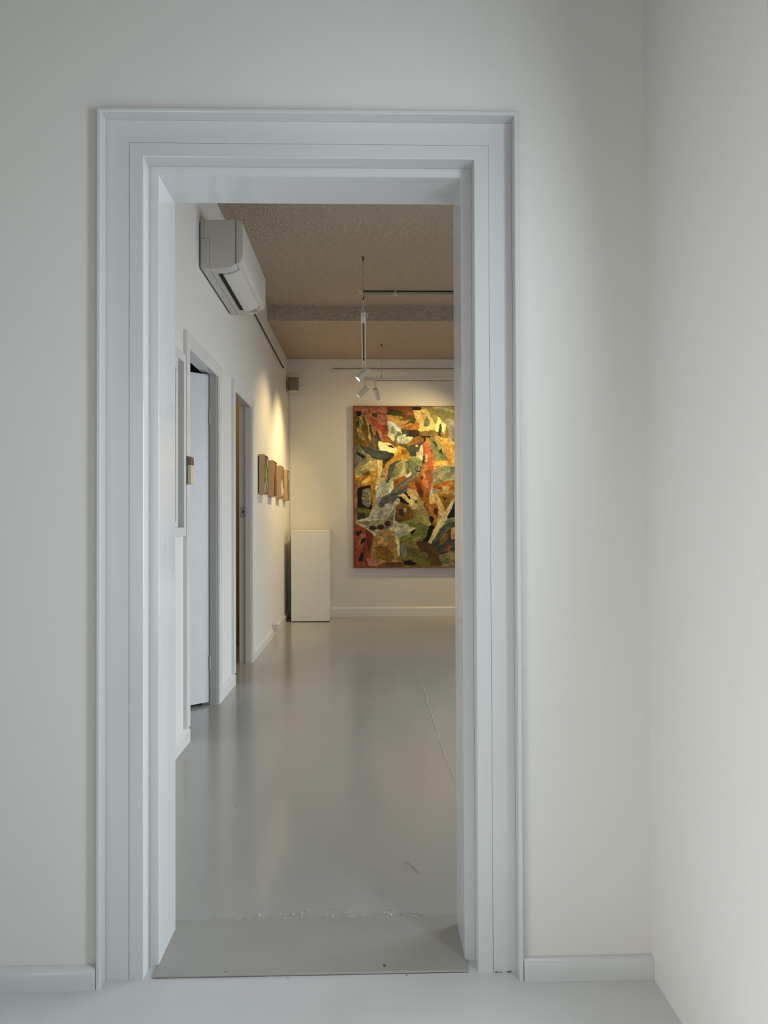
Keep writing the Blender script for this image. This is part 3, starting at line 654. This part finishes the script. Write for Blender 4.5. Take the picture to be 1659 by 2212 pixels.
(K,[(1420,1270),(1420,1505),(1298,1505),(1330,1380)]),
((216,196,146),[(1400,1255),(1330,1330),(1260,1470),(1180,1600),(1055,1812),(1080,1824),(1140,1762),(1262,1560),(1350,1400)]),
(K,[(1090,1608),(1132,1608),(1058,1812),(1018,1782)]),
((150,75,50),[(130,1568),(250,1638),(385,1720),(362,1850),(330,1980),(430,2140),(130,2140)]),
((188,118,82),[(228,1700),(300,1720),(232,1905),(200,1850)]),((120,48,30),[(290,1650),(390,1720),(330,1960),(300,1800)]),((188,125,105),[(300,2010),(390,2030),(420,2110),(320,2110)]),
(K,[(168,1690),(240,1655),(242,1690),(190,1742)]),(K,[(240,1768),(292,1748),(282,1800),(230,1842),(222,1820)]),(K,[(232,1940),(262,1938),(254,2055),(190,2042),(200,2012)]),
((176,136,82),[(405,1680),(640,1680),(682,1800),(702,2000),(745,2070),(500,2100),(355,1992),(378,1800)]),
((142,102,46),[(400,1865),(560,1850),(650,2000),(580,2075),(420,1995)]),((112,78,32),[(500,2060),(740,2060),(750,2140),(430,2140)]),((195,155,98),[(430,1700),(600,1700),(540,1850),(440,1830)]),
((110,110,45),[(388,1735),(374,1840),(342,1965),(333,1920)]),((212,202,165),[(655,1735),(692,1735),(714,1992),(690,1965)]),
((192,183,155),[(180,1552),(350,1518),(520,1528),(600,1450),(694,1274),(664,1380),(642,1540),(740,1578),(918,1640),(800,1712),(680,1762),(640,1702),(480,1692),(400,1735),(348,1672)]),
((132,124,100),[(186,1552),(520,1532),(600,1455),(668,1335),(632,1520),(622,1622),(480,1664),(340,1622)]),((175,140,92),[(420,1690),(560,1640),(650,1680),(650,1760),(410,1760)]),
((75,34,20),oval(376,1636,46,28)),((75,34,20),oval(475,1622,42,32)),((78,36,20),oval(560,1578,40,34)),((216,210,188),[(346,1668),(415,1692),(400,1735)]),
((125,121,113),[(735,1805),(782,1830),(806,1990),(755,2030),(715,1900)]),((120,125,70),[(860,1540),(960,1560),(900,1620),(830,1600)]),
((100,70,25),[(895,1800),(1060,1818),(1182,1950),(1235,2100),(1100,2100),(1050,1950),(960,1925),(930,1850)]),
(K,[(836,1692),(918,1636),(892,1692),(860,1735)]),(K,[(755,2050),(840,2036),(915,2070),(890,2104),(758,2092)]),
]
px0, px1, pz0, pz1 = -.146, 1.52, .593, 2.562
art = thing('large_painting', ((px0+px1)/2, YB, pz0), 'large abstract oil painting in ochre, olive and rust on the end wall', 'painting')
fw = .011; yf = YB-.05
bx('backing', (px0+.012, px1-.012, YB-.034, YB-.0005, pz0+.012, pz1-.012), m_dark, art)
for lim in ((px0, px0+fw, yf, YB-.012, pz0, pz1), (px1-fw, px1, yf, YB-.012, pz0, pz1), (px0+fw, px1-fw, yf, YB-.012, pz0, pz0+fw), (px0+fw, px1-fw, yf, YB-.012, pz1-fw, pz1)):
    bx('frame_rail', lim, m_frame, art, .0015)
gx0, gx1, gz0, gz1 = px0+fw, px1-fw, pz0+fw, pz1-fw
nu, nv = 500, 690
gx = np.concatenate([np.linspace(gx0, 1.10, 440, endpoint=False), np.linspace(1.10, gx1, 60)]); gz = np.linspace(gz1, gz0, nv)
PX, PZ = np.meshgrid(gx, gz)
sxp = 150+(PX-gx0)*(1236/(1.083-gx0)); sxp = np.where(sxp > 1400, 2800-sxp, sxp)
syp = 122+(gz1-PZ)*(1996/(gz1-gz0))
paint_mesh('canvas', nu, nv, sxp, syp, PT, (128, 118, 70), art, m_paint, lambda X, Y, h: (PX, np.full(PX.shape, yf+.010)-h, PZ), .0022, 7, 11)

# four small framed works
def small_polys(pal, seed):
    r = random.Random(seed); out = []
    for k in range(46):
        cx, cy = r.uniform(0, 300), r.uniform(0, 360); an = r.uniform(1.0, 2.2); L = r.uniform(30, 110); w = r.uniform(10, 34)
        c = pal[min(len(pal)-1, int((cy/360*.75+r.random()*.25)*len(pal)))] if r.random() < .75 else r.choice(pal)
        pts = [(cx+math.cos(an+t)*L*f*(.8+.4*r.random()) if False else cx+math.cos(an)*L*a_-math.sin(an)*w*b_, cy+math.sin(an)*L*a_+math.cos(an)*w*b_) for t, f, a_, b_ in ((0, 1, -1, -.4), (0, 1, -.6, .9), (0, 1, .5, 1), (0, 1, 1, .2), (0, 1, .6, -.9), (0, 1, -.5, -1))]
        out.append((c, pts))
    return out
pals = [[(150,160,150),(70,65,50),(110,120,50),(150,135,90),(105,70,45),(200,190,165),(90,60,40)],
        [(150,85,45),(180,125,80),(90,45,25),(165,110,60),(120,70,35),(150,80,70),(60,30,20)],
        [(170,190,175),(110,120,90),(130,125,60),(90,55,30),(205,205,195),(150,125,90),(120,110,60)],
        [(150,140,120),(60,50,45),(170,165,155),(90,85,40),(50,40,30),(170,150,130),(120,110,95)]]
descr = ['greens and pale grey', 'rust and brown', 'pale green and white', 'grey and black']
order = ['nearest small deep oak box frame on the side wall, greens and pale grey', 'second nearest small deep oak box frame, painted in rust and brown', 'third small deep oak box frame on the side wall, pale green and white', 'farthest small deep oak box frame beside the corner, painted in grey and black']
for i, y0 in enumerate((6.535, 7.183, 7.83, 8.462)):
    y1 = y0+.285; z0, z1 = 1.402, 1.752; xb_, xf = XW+.009, XW+.056; w = .007
    t = thing('framed_painting', (XW, (y0+y1)/2, z0), order[i], 'painting', 'small framed works on the side wall')
    bx('standoff', (XW+.0005, xb_+.002, y0+.012, y1-.012, z0+.012, z1-.012), m_dark, t)  # standoff coloured near black to stand for the shadow gap at the wall
    for lim in ((xb_, xf, y0, y0+w, z0, z1), (xb_, xf, y1-w, y1, z0, z1), (xb_, xf, y0+w, y1-w, z0, z0+w), (xb_, xf, y0+w, y1-w, z1-w, z1)):
        bx('frame_rail', lim, m_wood, t, .0008)
    bx('recess_shadow', (xb_+.004, xf-.012, y0+w, y1-w, z0+w, z1-w), m_dark, t)  # near-black sheet painting the shadow gap between frame and canvas
    n1, n2 = 40, 48
    ay = np.linspace(y0+w+.007, y1-w-.007, n1); az = np.linspace(z1-w-.007, z0+w+.007, n2); AY, AZ = np.meshgrid(ay, az)
    U, V = np.meshgrid(np.linspace(0, 300, n1), np.linspace(0, 360, n2))
    paint_mesh('canvas', n1, n2, U, V, small_polys(pals[i], 20+i), (120, 100, 70), t, m_paint, lambda X, Y, h: (np.full(AY.shape, xf-.004)+h, AY, AZ), .0015, 6, 31+i)
    
for o in list(bpy.data.objects):
    if '_w' in o: del o['_w']
